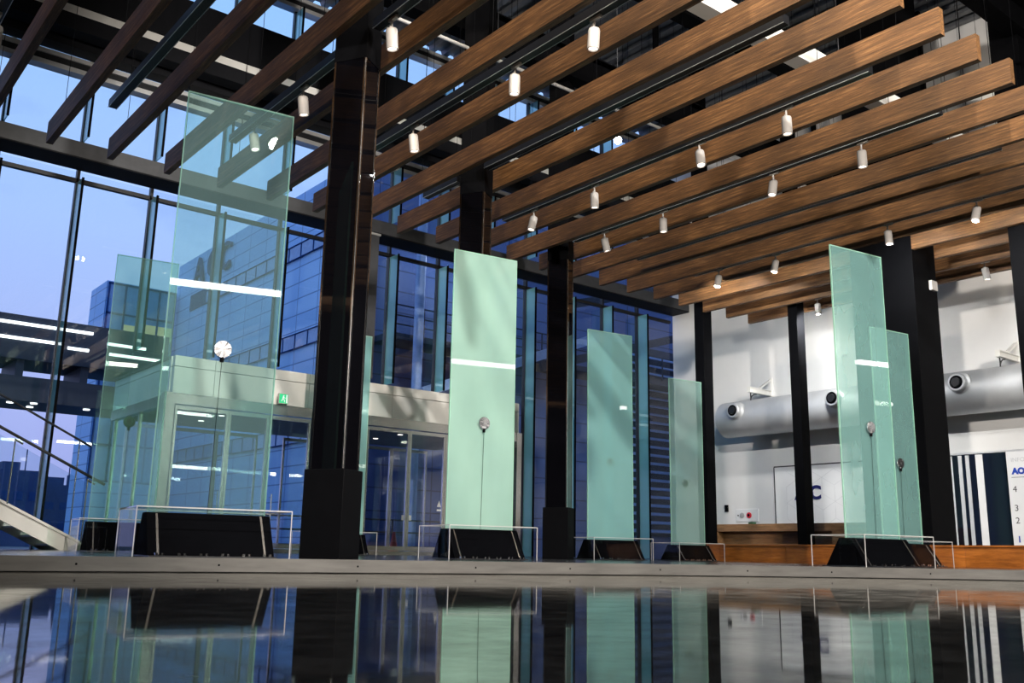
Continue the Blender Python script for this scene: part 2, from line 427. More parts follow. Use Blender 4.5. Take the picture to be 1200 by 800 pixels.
for x0, x1, h in leafs:
    di += 1; D_ = door_leaf(di, x0, x1, YF-.12, h)
    if di in (5, 6):
        xx = x1-.13 if di == 5 else x0+.13
        m = MB(); m.prism([(xx-.06, 1.27), (xx+.06, 1.27), (xx, 1.42)], YF-.131, YF-.127, 'y'); m.box(xx-.06, xx+.06, YF-.131, YF-.127, 1.17, 1.215)
        m.done('triangle_sticker', M['board'], D_)
    if di in (4, 5):
        xx = x1-.1 if di == 4 else x0+.1
        m = MB(); m.box(xx-.035, xx+.035, YF-.131, YF-.127, .92, 1.04); m.done('door_sticker', M['board'], D_)
for x0, x1 in ((6.9, 8.0), (8.0, 9.1), (9.1, 10.2), (10.9, 12.0), (12.0, 13.1), (13.1, 14.2), (14.2, 15.4)):
    di += 1; door_leaf(di, x0, x1, 23.1, 0)
m = MB()
for yy in (19.6, 21.3, 23.0): m.box(VX0, VX0+.07, yy-.03, yy+.03, PZ, 3.06)
sw = m.done('window_40', M['steel'], kind='structure')
MB().box(VX0+.03, VX0+.042, 19.63, 22.97, PZ+.05, 3.06).done('window_pane', M['pane'], sw)
# exit sign
t = empty('exit_sign', (8.98, YF-.32, 3.31), 0, 'small green emergency exit sign under the white band above the glass doors', 'sign')
MB().box(-.11, .11, -.03, .03, -.02, .2).done('sign_box', M['whitelamp'], t, bevel=.004)
MB().box(-.1, .1, -.034, -.03, -.01, .19).done('sign_face', M['exitgreen'], t)
m = MB(); m.cyl((0, -.036, .15), (0, -.034, .15), .016, n=12)
m.bar((-.005, -.035, .135), (-.015, -.035, .08), .004, .03, (1, 0, .2)); m.bar((-.01, -.035, .085), (.03, -.035, .05), .004, .016, (.5, 0, 1)); m.bar((.03, -.035, .05), (.02, -.035, .01), .004, .014, (1, 0, 0))
m.bar((-.015, -.035, .085), (-.05, -.035, .03), .004, .016, (1, 0, 0)); m.bar((-.01, -.035, .125), (.045, -.035, .1), .004, .014); m.box(.06, .09, -.036, -.034, 0, .18)
m.done('running_figure', M['exitwhite'], t)
MB().box(-.03, .03, .03, .16, .05, .12).done('bracket', M['steel'], t)

# ------------------------------------------------------------------ timber beams
beams = list(range(-20, 13))
rod0 = None
for q, i in enumerate(beams):
    X = 8.938+.8704*i
    root = empty('timber_slat', (X, 0, 6.), 0, 'long dark-stained timber ceiling slat, %s from the white wall side' % ORD[len(beams)-1-q], 'ceiling slat', 'timber slats under the ceiling')
    # the mesh is drawn around its own far-away origin so that every timber shows a different grain
    t = MB().box(-.048+X, .048+X, 4.61+i*3.1, 14.62+i*3.1, 0, .335).done('timber', M['wood'], root)
    t.location = (-X, -i*3.1, 0)
    for y in (5.6, 8.4, 11.2, 13.9):
        if rod0 is None:
            r_ = rod0 = MB().cyl((0, 0, .335), (0, 0, 7.19), .004, n=6).done('hanger_rod', M['black'], root)
        else:
            r_ = rod0.copy(); C.objects.link(r_); r_.parent = root
        r_.location = (0, y, 0)

# ------------------------------------------------------------------ light tracks and spotlights
TX = {j: 8.938+.8704*j for j in (-8.5, -6.5, -4.5, -2.5, -.5, 1.5, 3.5, 5.5, 7.5, 9.5, 11.5)}
tname = {}
SEG = {-4.5: ((5.75, 8.92), (9.66, 13.1)), -.5: ((5.75, 11.36), (12.1, 13.1)), 3.5: ((5.75, 13.1),), 9.5: ((10.3, 13.1),), 11.5: ((5.75, 12.7),)}
for q, (j, X) in enumerate(sorted(TX.items())):
    tname[j] = ORD[q]
    for k, (y0, y1) in enumerate(SEG.get(j, ((5.75, 13.1),))):
        two = len(SEG.get(j, (0,))) > 1
        t = empty('light_track', (X, (y0+y1)/2, 6.15), 0, 'black ceiling light track, %s from the left between the timber slats%s' % (ORD[q], (', near run', ', far run')[k] if two else ''), 'light track', 'light tracks between the timber slats')
        h = (y1-y0)/2
        MB().box(-.055, .055, -h, h, 0, .11).done('track_profile', M['blackmetal'], t)
        m = MB(); m.box(-.058, -.05, -h, h, -.006, .0); m.box(.05, .058, -h, h, -.006, .0)
        m.done('track_lip', M['alu'], t)
        for y in (-h*.8, h*.8):
            MB().cyl((0, y, .11), (0, y, 7.04), .004, n=6).done('suspension_rod', M['black'], t)
spots = [(-8.5, 11.5, 0, 0), (-4.5, 8.58, 6, 10), (-4.5, 10.77, 10, 20), (-4.5, 12.3, 12, -60), (-2.5, 10.8, 8, 0), (-2.5, 8.5, 5, 60), (-2.5, 7.08, 4, 90),
         (1.5, 7.0, 3, 0), (1.5, 8.5, 14, -120), (1.5, 10.72, 5, 30), (1.5, 12.26, 12, 160), (3.5, 6.95, 2, 0), (3.5, 8.48, 10, 170), (3.5, 10.8, 2, 0), (3.5, 12.27, 14, -20),
         (7.5, 12.4, 12, 170), (7.5, 10.97, 14, 170), (7.5, 8.56, 4, -100), (7.5, 6.95, 16, 160), (11.5, 12.34, 5, 0), (11.5, 8.47, 8, -60),
         (-6.5, 8.2, 5, 0), (-.5, 6.4, 5, 0), (5.5, 6.1, 5, 0), (9.5, 12.0, 5, 0), (9.5, 9.0, 5, 0)]
vis = len(spots)-5
def lathe_part(prof, name, mat, parent, n=24):
    return MB().lathe((0, 0, 0), (0, 0, -1), prof, n).done(name, mat, parent, smooth=True)
proto = None
cnt = {}
def aim(o, tilt, az):
    t = math.radians(tilt)
    d = Vector((math.sin(t)*math.cos(math.radians(az)), math.sin(t)*math.sin(math.radians(az)), -math.cos(t)))
    o.rotation_mode = 'QUATERNION'
    o.rotation_quaternion = Vector((0, 0, -1)).rotation_difference(d)
    return d
for q, (j, y, tilt, az) in enumerate(spots[:vis]):
    X = TX[j]
    cnt[j] = cnt.get(j, 0)+1
    tot = sum(1 for s in spots[:vis] if s[0] == j)
    order = sorted([s[1] for s in spots[:vis] if s[0] == j]).index(y)
    lab = 'white cylinder spotlight on the %s track from the left, %s' % (tname[j], 'its only lamp' if tot == 1 else '%s lamp from the near end' % ORD[order])
    if proto is None:
        r = empty('spotlight'); proto = r
        MB().box(-.02, .02, -.11, .06, -.035, 0).done('track_adapter', M['whitelamp'], r, bevel=.004)
        m = MB(); m.cyl((0, 0, -.035), (0, 0, -.12), .014, n=12); m.box(-.03, .03, -.012, .012, -.135, -.11); m.done('stem', M['whitelamp'], r)
        h = MB().lathe((0, 0, .02), (0, 0, -1), [(0, .04), (.01, .062), (.03, .068), (.25, .068), (.255, .064), (.255, .056), (.235, .05)], 28).done('lamp_head', M['whitelamp'], r, smooth=True)
        h.location = (0, 0, -.15)
        l = MB().cyl((0, 0, -.214), (0, 0, -.22), .05, n=24).done('lens', M['lens'], h)
    else:
        r = copy_tree(proto)
    r.location = (X, y, 6.144)
    tag(r, lab, 'spotlight', 'spotlights on the ceiling tracks')
    for ch in r.children:
        if ch.name.startswith('lamp_head'): aim(ch, tilt, az)
# one lamp turned towards the camera side, its lens glaring
GX, GY = 9.373, 9.31
t = empty('glaring_spotlight', (GX, GY, 6.35), 0, 'spotlight between timber slats turned outward with a glaring white lens', 'spotlight')
m = MB(); m.cyl((0, 0, 0), (0, 0, -.13), .012, n=10); m.done('stem', M['blackmetal'], t)
MB().cyl((0, 0, 0), (0, 0, 6.9), .005, n=6).done('suspension_rod', M['darkgrey'], t)
dv = (Vector((0, 0, .3))-Vector((GX, GY, 6.2))).normalized()
h = MB().lathe((-dv.x*.1, -dv.y*.1, -.15-dv.z*.1), dv, [(0, .04), (.02, .06), (.2, .06), (.2, .05), (.19, .048)], 24).done('lamp_head', M['whitelamp'], t, smooth=True)
MB().cyl(Vector((0, 0, -.15))+dv*.1, Vector((0, 0, -.15))+dv*.105, .055, n=24).done('lens', M['glare'], h)

# ------------------------------------------------------------------ black columns with mirror cladding
A30 = math.radians(30.65)
def column(X, Y, label):
    t = empty('column', (X, Y, PZ), A30, label, 'column', 'mirror-clad black columns')
    MB().box(-.2, .2, -.245, .245, 0, .93).done('plinth', M['black'], t, bevel=.006)
    MB().box(-.165, .165, -.205, .205, .93, 5.7).done('mirror_cladding', M['mirrorblack'], t)
    for sx in (-1, 1):
        for sy in (-1, 1):
            m = MB()
            m.box(*sorted((sx*.158, sx*.172)), *sorted((sy*.19, sy*.2095)), .93, 5.7) if False else None
            m.box(min(sx*.165, sx*.172), max(sx*.165, sx*.172), min(sy*.185, sy*.205), max(sy*.185, sy*.205), .93, 5.7)
            m.box(min(sx*.145, sx*.165), max(sx*.145, sx*.165), min(sy*.205, sy*.212), max(sy*.205, sy*.212), .93, 5.7)
            m.done('corner_trim', M['chrome'], t)
    MB().box(-.172, .172, -.212, .212, 5.7, 13.05).done('upper_shaft', M['black'], t)
    return t
column(5.0, 9.29, 'black mirror-clad column, the nearest, right of the big clear glass panel')
column(8.6, 11.75, 'black mirror-clad column rising behind the frosted mint panel')
column(11.98, 13.5, 'slim-looking mirror-clad column standing between the mint and teal panels')
def pillar(name, x0, x1, y0, y1, label):
    t = empty(name, ((x0+x1)/2, (y0+y1)/2, PZ), 0, label, 'pillar')
    a, b = (x1-x0)/2, (y1-y0)/2
    MB().box(-a, a, -b, b, .08, 13.05).done('shaft', M['black'], t, bevel=.008)
    MB().box(-a-.012, a+.012, -b-.012, b+.012, 0, .08).done('base_collar', M['blackmetal'], t)
pillar('pillar', 17.7, 18.02, 14.71, 14.99, 'narrow plain black pillar beside the right-hand end of the glazed front')
pillar('pillar', 18.82, 19.12, 12.83, 13.08, 'narrow plain black pillar in front of the wooden counter')
pillar('pillar', 16.72, 17.58, 8.8, 10.1, 'broad plain black pillar behind the paired aqua glass panels')
pillar('pillar', 16.9, 17.4, 6.6, 7.1, 'plain black pillar at the right-hand edge of the picture')

# ------------------------------------------------------------------ glass panels on steel bases under clear guards
TH = math.radians(8)
def panel(q, w, zb, zt, mat, label, glabel, disc=None, front=True, edge='glassedge'):
    u = Vector((math.cos(TH), -math.sin(TH), 0))
    c = Vector((q[0], q[1], PZ))+u*w/2
    t = empty('glass_panel', c, -TH, label, 'glass panel', 'tall glass panels')
    zb -= PZ; zt -= PZ; h = w/2
    s = MB().box(-h, h, -.011, .011, zb, zt).done('glass_sheet', M[mat], t)
    for a, b in ((-h-.012, -h), (h, h+.012)):
        if mat in ('sheet_clear', 'sheet_green'): edge = 'glassedge_clear'
        MB().box(a, b, -.011, .011, zb, zt).done('polished_edge', M[edge], s)
    MB().box(-h-.012, h+.012, -.011, .011, zt, zt+.014).done('polished_edge', M[edge], s)
    pr = [(-.34, .012), (-.1, zb), (.1, zb), (.34, .012)]
    b = MB().prism(pr, -h-.03, h+.03, 'x').done('steel_base', M['basesteel'], t)
    MB().box(-h-.03, h+.03, -.42, .42, 0, .012).done('foot_plate', M['blackmetal'], b)
    for sx in (-1, 1):
        x = sx*(h-.06)
        MB().bar((x, -.343, .02), (x, -.103, zb-.01), .02, .006, (0, -1, 0)).done('corner_strip', M['steel'], b)
    for k in range(6):
        x = -h+.06+(w-.12)*k/5
        m = MB(); m.cyl((x-.025, -.39, .012), (x-.025, -.39, .036), .017, n=6); m.cyl((x+.03, -.39, .012), (x+.03, -.39, .036), .017, n=6)
        m.done('bolt', M['chrome'], b)
    if disc:
        dx, dz = disc[0]-h, disc[1]-PZ
        sg = -1 if front else 1
        d = MB().lathe((dx, sg*.011, dz), (0, sg, 0), [(0, .045), (.014, .045), (.0141, .084), (.016, .088), (.034, .088), (.036, .086), (.0361, .012)], 40).done('sound_exciter', M['disc' if front else 'blackmetal'], t, smooth=True)
        m = MB(); nf = 36
        cvx = m.bm.verts.new((dx, sg*.049, dz))
        rg = [m.bm.verts.new((dx+.085*math.cos(2*PI*i/nf), sg*(.0475+.0035*((i*7) % 5-2)/2), dz+.085*math.sin(2*PI*i/nf))) for i in range(nf)]
        for i in range(nf): m.bm.faces.new((cvx, rg[i], rg[(i+1) % nf]) if sg < 0 else (cvx, rg[(i+1) % nf], rg[i]))
        m.done('brushed_face', M['disc' if front else 'blackmetal'], d)
        m = MB(); m.cyl((dx, sg*.035, dz-.08), (dx, sg*.035, dz-.13), .02, n=12); m.done('plug', M['black'], d)
        m = MB(); m.cyl((dx, sg*.035, dz-.13), (dx-.01, sg*.02, zb), .0026, n=8); m.done('cable', M['black'], d)
    # clear guard box
    g = empty('acrylic_guard', c, -TH, glabel, 'acrylic guard', 'clear guards round the panel bases')
    ml, mr, dd, zt2, tk = .18, .14, .46, zb+.03, .012
    x0, x1 = -h-ml, h+mr
    m = MB()
    m.box(x0, x1, -dd, -dd+tk, .002, zt2); m.box(x0, x1, dd-tk, dd, .002, zt2)
    m.box(x0, x0+tk, -dd+tk, dd-tk, .002, zt2); m.box(x1-tk, x1, -dd+tk, dd-tk, .002, zt2)
    m.done('clear_wall', M['acrylic'], g)
    m = MB(); m.box(x0, x1, -dd, -.02, zt2, zt2+tk); m.box(x0, x1, .02, dd, zt2, zt2+tk); m.done('clear_lid', M['acrylic'], g)
    e = .009
    m = MB()
    for x in (x0, x1):
        for y in (-dd, dd): m.box(x-e/2, x+e/2, y-e/2, y+e/2, .0, zt2+tk)
    for y in (-dd, dd): m.box(x0, x1, y-e/2, y+e/2, zt2+tk*.2, zt2+tk*1.1)
    for x in (x0, x1): m.box(x-e/2, x+e/2, -dd, dd, zt2+tk*.2, zt2+tk*1.1)
    m.done('guard_edge', M['acryledge'], g)
panel((3.057, 9.271), 1.105, .53, 4.834, 'sheet_clear', 'tallest clear teal-tinted glass panel with silver disc, nearest on the left', 'clear acrylic guard round the base of the nearest clear panel', (.555, 2.162), True)
panel((4.191, 15.342), .93, .56, 4.74, 'sheet_green', 'clear green-tinted glass panel with dark disc, far left by the stair', 'clear acrylic guard round the base of the far left green-tinted panel', (.434, 2.103), False)
panel((7.583, 10.838), 1.031, .526, 4.48, 'sheet_mint', 'opaque mint frosted glass panel with silver disc, in the centre', 'clear acrylic guard round the base of the mint frosted panel', (.531, 2.003), True)
panel((13.008, 13.798), 1.1, .5, 4.68, 'sheet_teal', 'teal frosted glass panel with dark disc, right of the third column', 'clear acrylic guard round the base of the teal frosted panel', (.544, 2.051), False)
panel((15.563, 13.931), .915, .451, 4.015, 'sheet_pale', 'pale green glass panel with dark disc, by the end of the glazed front', 'clear acrylic guard round the base of the pale green panel', (.431, 1.761), False)
panel((12.091, 7.617), 1.12, .51, 4.76, 'sheet_aqua', 'taller of the two aqua glass panels before the broad black pillar', 'clear acrylic guard round the taller aqua panel base', (.613, 2.093), True)
panel((14.625, 8.536), .971, .488, 4.08, 'sheet_aqua', 'shorter aqua glass panel just right of the taller aqua one', 'clear acrylic guard round the shorter aqua panel base', (.504, 1.803), True)
panel((8.83, 17.28), 1.1, .52, 4.584, 'sheet_teal', 'glass panel mostly hidden behind the nearest black column', 'clear acrylic guard peeping out behind the nearest black column')

# grey post and cove strip near the front, left of the mint panel
t = empty('steel_post', (10.86, YF-.6, 4.06), 0, 'dark grey steel post on the front, just right of the nearest column', 'post')
MB().box(-.11, .11, -.08, .08, 0, 3.46).done('shaft', M['darkgrey'], t)
MB().box(-.14, .14, -.1, .1, 3.42, 3.47).done('top_plate', M['alu'], t)
MB().box(-.11, .11, .08, .44, -.05, .1).done('bracket', M['darkgrey'], t)

# ------------------------------------------------------------------ stair at the left
YS0, YS1 = 17.0, 18.3
sl = -.494
def sz(x): return .835+(x-3.326)*sl
t = empty('staircase', (4.6, (YS0+YS1)/2, PZ), 0, 'pale staircase coming down from the left in front of the glazed front', 'staircase')
def SP(x, y, z): return (x-4.6, y-(YS0+YS1)/2, z-PZ)
xb = 3.326+(.835-PZ)/-sl
for yy in (YS0, YS1-.05):
    m = MB(); m.prism([(a-4.6, b-PZ) for a, b in ((-1., sz(-1.)), (xb, PZ), (xb-.52, PZ), (-1., sz(-1.)-.27))], yy-(YS0+YS1)/2, yy+.05-(YS0+YS1)/2, 'y'); s_ = m.done('stringer', M['stair'], t)
    m = MB(); m.bar(SP(-1, yy+.025, sz(-1)+.02), SP(xb, yy+.025, PZ+.02), .14, .04, (0, 0, 1)); m.done('stringer_cap', M['stair'], s_)
k = 0
x = xb-.3
while x > -.8:
    MB().box(x-.3-4.6, x+.02-4.6, YS0+.05-(YS0+YS1)/2, YS1-.05-(YS0+YS1)/2, sz(x)-.08-PZ, sz(x)-.05-PZ).done('tread', M['stair'], t); x -= .28
m = MB(); m.prism([(a-4.6, b-PZ) for a, b in ((-1., sz(-1.)+1.), (xb-.1, sz(xb-.1)+1.0), (xb-.1, sz(xb-.1)+.05), (-1., sz(-1.)+.05))], YS0+.02-(YS0+YS1)/2, YS0+.03-(YS0+YS1)/2, 'y'); m.done('balustrade_glass', M['balglass'], t)
for yy, dz, r in ((YS0-.05, 1.06, .022), (YS1, 1.75, .02)):
    pass
m = MB(); m.cyl(SP(-1, YS0-.04, sz(-1)+1.07), SP(4.83, YS0-.04, sz(4.83)+1.07+.05), .024, n=12); m.done('handrail', M['blackmetal'], t, smooth=True)
m = MB(); m.cyl(SP(-1, YS1, sz(-1)+1.9), SP(4.9, YS1, sz(4.9)+1.9), .02, n=12); m.done('handrail', M['blackmetal'], t, smooth=True)
for px_ in (1.0, 2.2, 3.38, 4.55):
    m = MB(); m.cyl(SP(px_, YS0-.04, sz(px_)+.02), SP(px_, YS0-.04, sz(px_)+1.06), .012, n=10); m.cyl(SP(px_, YS0-.04, sz(px_)+1.04), SP(px_+.12, YS0-.04, sz(px_)+1.04-.06), .016, n=8)
    m.done('baluster', M['steel'], t, smooth=True)
for px_ in (2.2, 4.7):
    m = MB(); m.cyl(SP(px_, YS1, sz(px_)), SP(px_, YS1, sz(px_)+1.9), .012, n=10); m.done('baluster', M['steel'], t, smooth=True)

# ------------------------------------------------------------------ white wall side: duct, sign, counter, bench, info board
DXc, DZc, DR = 21.3, 3.94, .49
t = empty('air_duct', (DXc, 17.3, DZc), 0, 'large round silver air duct running along the white wall', 'duct')
MB().lathe((0, 0, 0), (0, -1, 0), [(.3, DR-.05), (.35, DR), (12.8, DR)], 64).done('duct_tube', M['duct'], t, smooth=True)
for y in (16.24, 13.2, 10.08, 7.0):
    nz = .15; a = math.asin(nz/DR); x0 = -DR*math.cos(a)
    nb = MB().lathe((x0+.1, y-17.3, nz), (-1, -.0, 0), [(0, .25), (.12, .25), (.15, .2), (.27, .2), (.285, .185), (.285, .15), (.2, .14)], 40).done('nozzle', M['duct'], t, smooth=True)
    MB().lathe((x0-.165, y-17.3, nz), (-1, 0, 0), [(0, .15), (.015, .15)], 32).done('nozzle_throat', M['black'], nb)
    MB().lathe((x0-.16, y-17.3, nz), (-1, 0, 0), [(0, .105), (.06, .095), (.06, .08)], 32).done('nozzle_cone', M['blackmetal'], nb, smooth=True)
for q, y in enumerate((15.95, 9.29)):
    b = empty('duct_bracket', (22, y, DZc+DR), 0, ('white triangular duct bracket above the left stretch of the duct', 'white triangular duct bracket above the right stretch of the duct', 'white duct bracket beyond the right-hand pillar')[q], 'bracket', 'brackets holding the duct')
    m = MB(); m.box(-.98, -.004, -.05, .05, .3, .32); m.box(-.98, -.004, -.05, .05, .17, .19); m.box(-.98, -.004, -.008, .008, .19, .3); m.box(-.99, -.98, -.05, .05, .17, .32); m.done('arm', M['whitepanel'], b)
    m = MB(); m.bar((-.004, 0, .62), (-.5, 0, .34), .08, .05); m.done('brace', M['whitepanel'], b)
    MB().box(-.012, 0, -.07, .07, .14, .68).done('wall_plate', M['whitepanel'], b)
    m = MB(); m.cyl((-.9, 0, .16), (-.9, 0, -.08), .016, n=8)
    for k in range(6):
        a0, a1 = k/6*PI/2, (k+1)/6*PI/2
        m.cyl((-.9+.25*(1-math.cos(a0)), -.0, -.05+.2*math.sin(a0)), (-.9+.25*(1-math.cos(a1)), -.0, -.05+.2*math.sin(a1)), .014, n=8)
    m.done('hanger', M['blackmetal'], b)

# hexagon board with letters AGC
t = empty('wall_sign', (XR-.04, 14.45, 1.87), 0, 'white board with faint hexagon lines and navy letters on the white wall', 'sign')
MB().box(.0, .04, -1.46, 1.46, -.95, .75).done('board', M['board'], t)
m = MB()
for z in (.765, -.965): m.box(-.006, .04, -1.47, 1.47, z-.015, z+.015)
for y in (1.465, -1.465): m.box(-.006, .04, y-.015, y+.015, -.95, .75)
m.done('board_frame', M['darkgrey'], t)
m = MB(); R = .42
for iy in range(-4, 5):
    for iz in range(-3, 3):
        cy = iy*R*math.sqrt(3)*1.0+(iz % 2)*R*math.sqrt(3)/2; cz = iz*R*1.5
        for k in range(3):
            a = PI/2+k*2*PI/3
            p0 = (cy, cz); p1 = (cy+R*math.cos(a), cz+R*math.sin(a))
            for p_, q_ in ((p0, p1), (p1, (cy+R*math.cos(a+PI/3), cz+R*math.sin(a+PI/3)))):
                if all(abs(v[0]) < 1.45 and -.94 < v[1] < .74 for v in (p_, q_)):
                    m.bar((-.001, p_[0], p_[1]), (-.001, q_[0], q_[1]), .006, .004, (1, 0, 0))
m.done('hexagon_lines', M['boardline'], t)
RX = Matrix(((0, 0, -1, 0), (-1, 0, 0, 0), (0, 1, 0, 0), (0, 0, 0, 1)))    # text plane facing -X
for s, y in (('A', .66), ('G', .43), ('C', .2)):
    text('letter', s, .48, .008, M['navy'], t, Matrix.Translation((-.01, y, .02)) @ RX, .016)
# control panel + small black box
t = empty('control_panel', (XR-.03, 16.88, 1.36), 0, 'white wall panel with a grey and a red round button', 'control panel')
MB().box(0, .03, -.38, .38, -.17, .17).done('plate', M['board'], t, bevel=.006)
MB().lathe((0, .16, .0), (-1, 0, 0), [(0, .075), (.02, .075), (.025, .06)], 24).done('grey_button', M['grey'], t)
b = MB().lathe((0, -.08, .0), (-1, 0, 0), [(0, .08), (.02, .08), (.025, .06)], 24).done('red_button', M['red'], t)
MB().cyl((-.025, -.08, 0), (-.035, -.08, 0), .035, n=16).done('button_core', M['black'], b)
MB().cyl((0, .3, 0), (-.01, .3, 0), .02, n=12).done('indicator', M['black'], t)
t = tag(MB().box(XR-.05, XR, 17.53, 17.64, 1.47, 1.66).done('wall_switch', M['black'], bevel=.006), 'small black switch box on the white wall near the glazed corner', 'switch')
# counter
t = empty('reception_counter', (19.9, 14.0, PZ), 0, 'brown wood reception counter with a long recess below the white sign', 'counter')
MB().box(-.3, .5, -2.3, 2.15, .72, .9).done('counter_top', M['counterwood'], t, bevel=.004)
m = MB(); m.box(-.3, .5, 2.0, 2.15, 0, .72); m.box(-.3, .5, -2.3, -1.3, 0, .72); m.box(-.3, .5, -1.3, 2.0, 0, .42); m.done('counter_body', M['counterwood'], t)
MB().box(-.05, .5, -1.3, 2.0, .42, .72).done('recess_panel', M['counterwood'], t)
t = tag(MB().box(19.75, 19.87, 15.0, 15.14, 1.027, 1.075).done('desk_box', pbr('dark_green_plastic', (.02, .08, .04), .5)), 'tiny dark green box on the left part of the counter', 'box')
# long oak bench, two runs meeting at an angle
pts = [(16.86, 14.05), (16.32, 9.6), (16.22, 8.0), (15.85, 5.8), (15.4, 4.5)]
t = empty('oak_bench', (16.2, 9.6, PZ), 0, 'long low orange oak bench front running along the right side', 'bench')
hb = .36
for (a, b) in zip(pts, pts[1:]):
    av, bv = Vector((a[0]-16.2, a[1]-9.6, 0)), Vector((b[0]-16.2, b[1]-9.6, 0)); d = (bv-av).normalized(); nr = Vector((-d.y, d.x, 0))
    nr = nr if nr.x > 0 else -nr
    L = (bv-av).length; k = max(1, round(L/2.1))
    for j in range(k):
        p0, p1 = av+d*(L*j/k+.003), av+d*(L*(j+1)/k-.003); z = Vector((0, 0, hb-.03)); w = nr*.15
        MB().hexa([p0, p1, p1+w, p0+w, p0+z, p1+z, p1+w+z, p0+w+z]).done('front_board', M['oak'], t)
    z0, z1 = Vector((0, 0, hb-.03)), Vector((0, 0, hb)); o = -nr*.03; w = nr*.17
    MB().hexa([av+o+z0, bv+o+z0, bv+w+z0, av+w+z0, av+o+z1, bv+o+z1, bv+w+z1, av+w+z1]).done('bench_top', M['oak'], t)
# striped dark glass and info board
t = empty('striped_glazing', (XR-.05, 10.5, PZ), 0, 'dark glazed screen with white vertical stripes under the duct', 'glazed screen')
MB().box(0, .05, -2.6, .9, 0, 2.5).done('dark_glass', pbr('dark_blue_glass', (.004, .006, .014), .08, spec=.6), t)
for y, w in ((.5, .1), (.27, .085), (.1, .085), (-.17, .16)):
    MB().box(-.012, 0, y-w/2, y+w/2, .02, 2.48).done('white_stripe', M['board'], t)
MB().box(-.03, .05, -2.65, .95, 2.5, 2.54).done('head_rail', M['alu'], t)
t = empty('information_board', (XR-.16, 9.08, PZ), 0, 'white information board with blue letters and floor numbers at the right edge', 'board')
MB().box(0, .06, -.6, .6, .1, 2.49).done('board_panel', M['board'], t)
MB().box(-.0, .08, -.6, .6, 0, .1).done('board_foot', M['alu'], t)
def tx(s, y, z, size, mat, b=0.): return text('lettering', s, size, .002, M[mat], t, Matrix.Translation((-.003, y, z)) @ RX, b)
tx('INFORMATION', 0.06, 2.3, .13, 'boardline'); tx('AO', .36, 2.05, .18, 'bluetxt', .012)
for z, s in ((1.66, '4'), (1.25, '3'), (.98, '2')): tx(s, .47, z, .19, 'greytxt')
tx('1', .47, .58, .19, 'bluetxt', .004); tx('GA', .36, .2, .17, 'greytxt')
m = MB()
for z in (1.72, 1.66, 1.6, 1.29, 1.23, 1.02, .96, .9, .6): m.box(-.004, -.001, -.4, .28-.1*random.random(), z-.008, z+.008)
m.box(-.004, -.001, .2, .52, 1.915, 1.925)
m.done('text_lines', M['greytxt'], t)

# ------------------------------------------------------------------ things above the beams
t = empty('supply_duct', (12, 8.13, 8.0), 0, 'pale rectangular duct glimpsed above the timber slats', 'duct')
MB().box(-5, 9.9, -.14, .14, 0, .3).done('duct_body', M['whitepanel'], t)
for x in (-3, 1.5, 6): MB().cyl((x, 0, .3), (x, 0, 5.25), .008, n=6).done('hanger_rod', M['darkgrey'], t)
for q, y in enumerate((3.2, 6.6, 10.2, 13.2)):
    t = empty('roof_girder', (14.5, y, 9.6), 0, 'black steel roof girder above the timber slats, %s from the near side' % ORD[q], 'girder', 'roof girders above the beams')
    m = MB(); m.box(-7.4, 7.4, -.16, .16, 0, .03); m.box(-7.4, 7.4, -.16, .16, .62, .65); m.box(-7.4, 7.4, -.02, .02, .03, .62); m.done('girder', M['black'], t)
    for x in (-6, 0, 6): MB().box(x-.05, x+.05, -.05, .05, .65, 3.55).done('hanger_post', M['black'], t)
for q, (y, z) in enumerate(((5.0, 8.7), (11.8, 8.4))):
    t = empty('pipe', (14, y, z), 0, 'thin grey pipe above the slats, %s the pale duct' % ('in front of', 'behind')[q], 'pipe')
    MB().cyl((-7, 0, 0), (7.9, 0, 0), .03, n=10).done('pipe_run', M['alu'], t, smooth=True)
    for x in (-5, 0, 5): MB().cyl((x, 0, .03), (x, 0, 4.55), .006, n=6).done('hanger_rod', M['darkgrey'], t)
# small square light fitting at the broad pillar
t = empty('pillar_light', (16.66, 8.75, 5.36), 0, 'small square white light fitting beside the top of the broad black pillar', 'light')
# exact place: on the right-hand face of the pillar
t.location = (17.3, 8.9, 5.3)
MB().box(-.02, .2, -.16, -.0, 0, .19).done('fitting_body', M['whitelamp'], t, bevel=.006)

# ------------------------------------------------------------------ lamps behind the camera (seen mirrored in the glass)
def linlamp(x0, x1, y, z, label, wid=.2):
    t = empty('linear_light', ((x0+x1)/2, y, z), 0, label, 'linear light', 'linear lights behind the viewpoint')
    h = (x1-x0)/2
    MB().box(-h, h, -wid/2, wid/2, 0, .06).done('housing', M['whitelamp'], t)
    MB().box(-h+.02, h-.02, -wid/2+.01, wid/2-.01, -.13, 0).done('diffuser', M['lamp'], t, bevel=.02)
    for x in (-h*.8, h*.8): MB().cyl((x, 0, .06), (x, 0, 13.19-z), .005, n=6).done('suspension_rod', M['darkgrey'], t)
    return t
for q, (x0, x1, y) in enumerate(((2.6, 7.6, -4.55), (12.6, 17.6, -6.3), (24.4, 26.3, -5.25), (30.0, 34.6, -8.9))):
    linlamp(x0, x1, y, 6.5, 'long white linear light hanging behind the viewpoint, %s from the left' % ORD[q])
t = linlamp(-3.2, 3.2, 7.5, 6.55, 'long linear light at the far left running towards the glazed front'); t.location.x = -7.164; t.rotation_euler[2] = PI/2
linlamp(10.2, 12.0, -15.5, 5.5, 'shorter linear light at the back of the hall, left')
linlamp(12.6, 14.6, -14.4, 5.5, 'shorter linear light at the back of the hall, right')
linlamp(14.2, 17, -1.9, 3.6, 'low linear light beside the hall, near')
linlamp(17.2, 20.5, -2.4, 3.6, 'low linear light beside the hall, far')

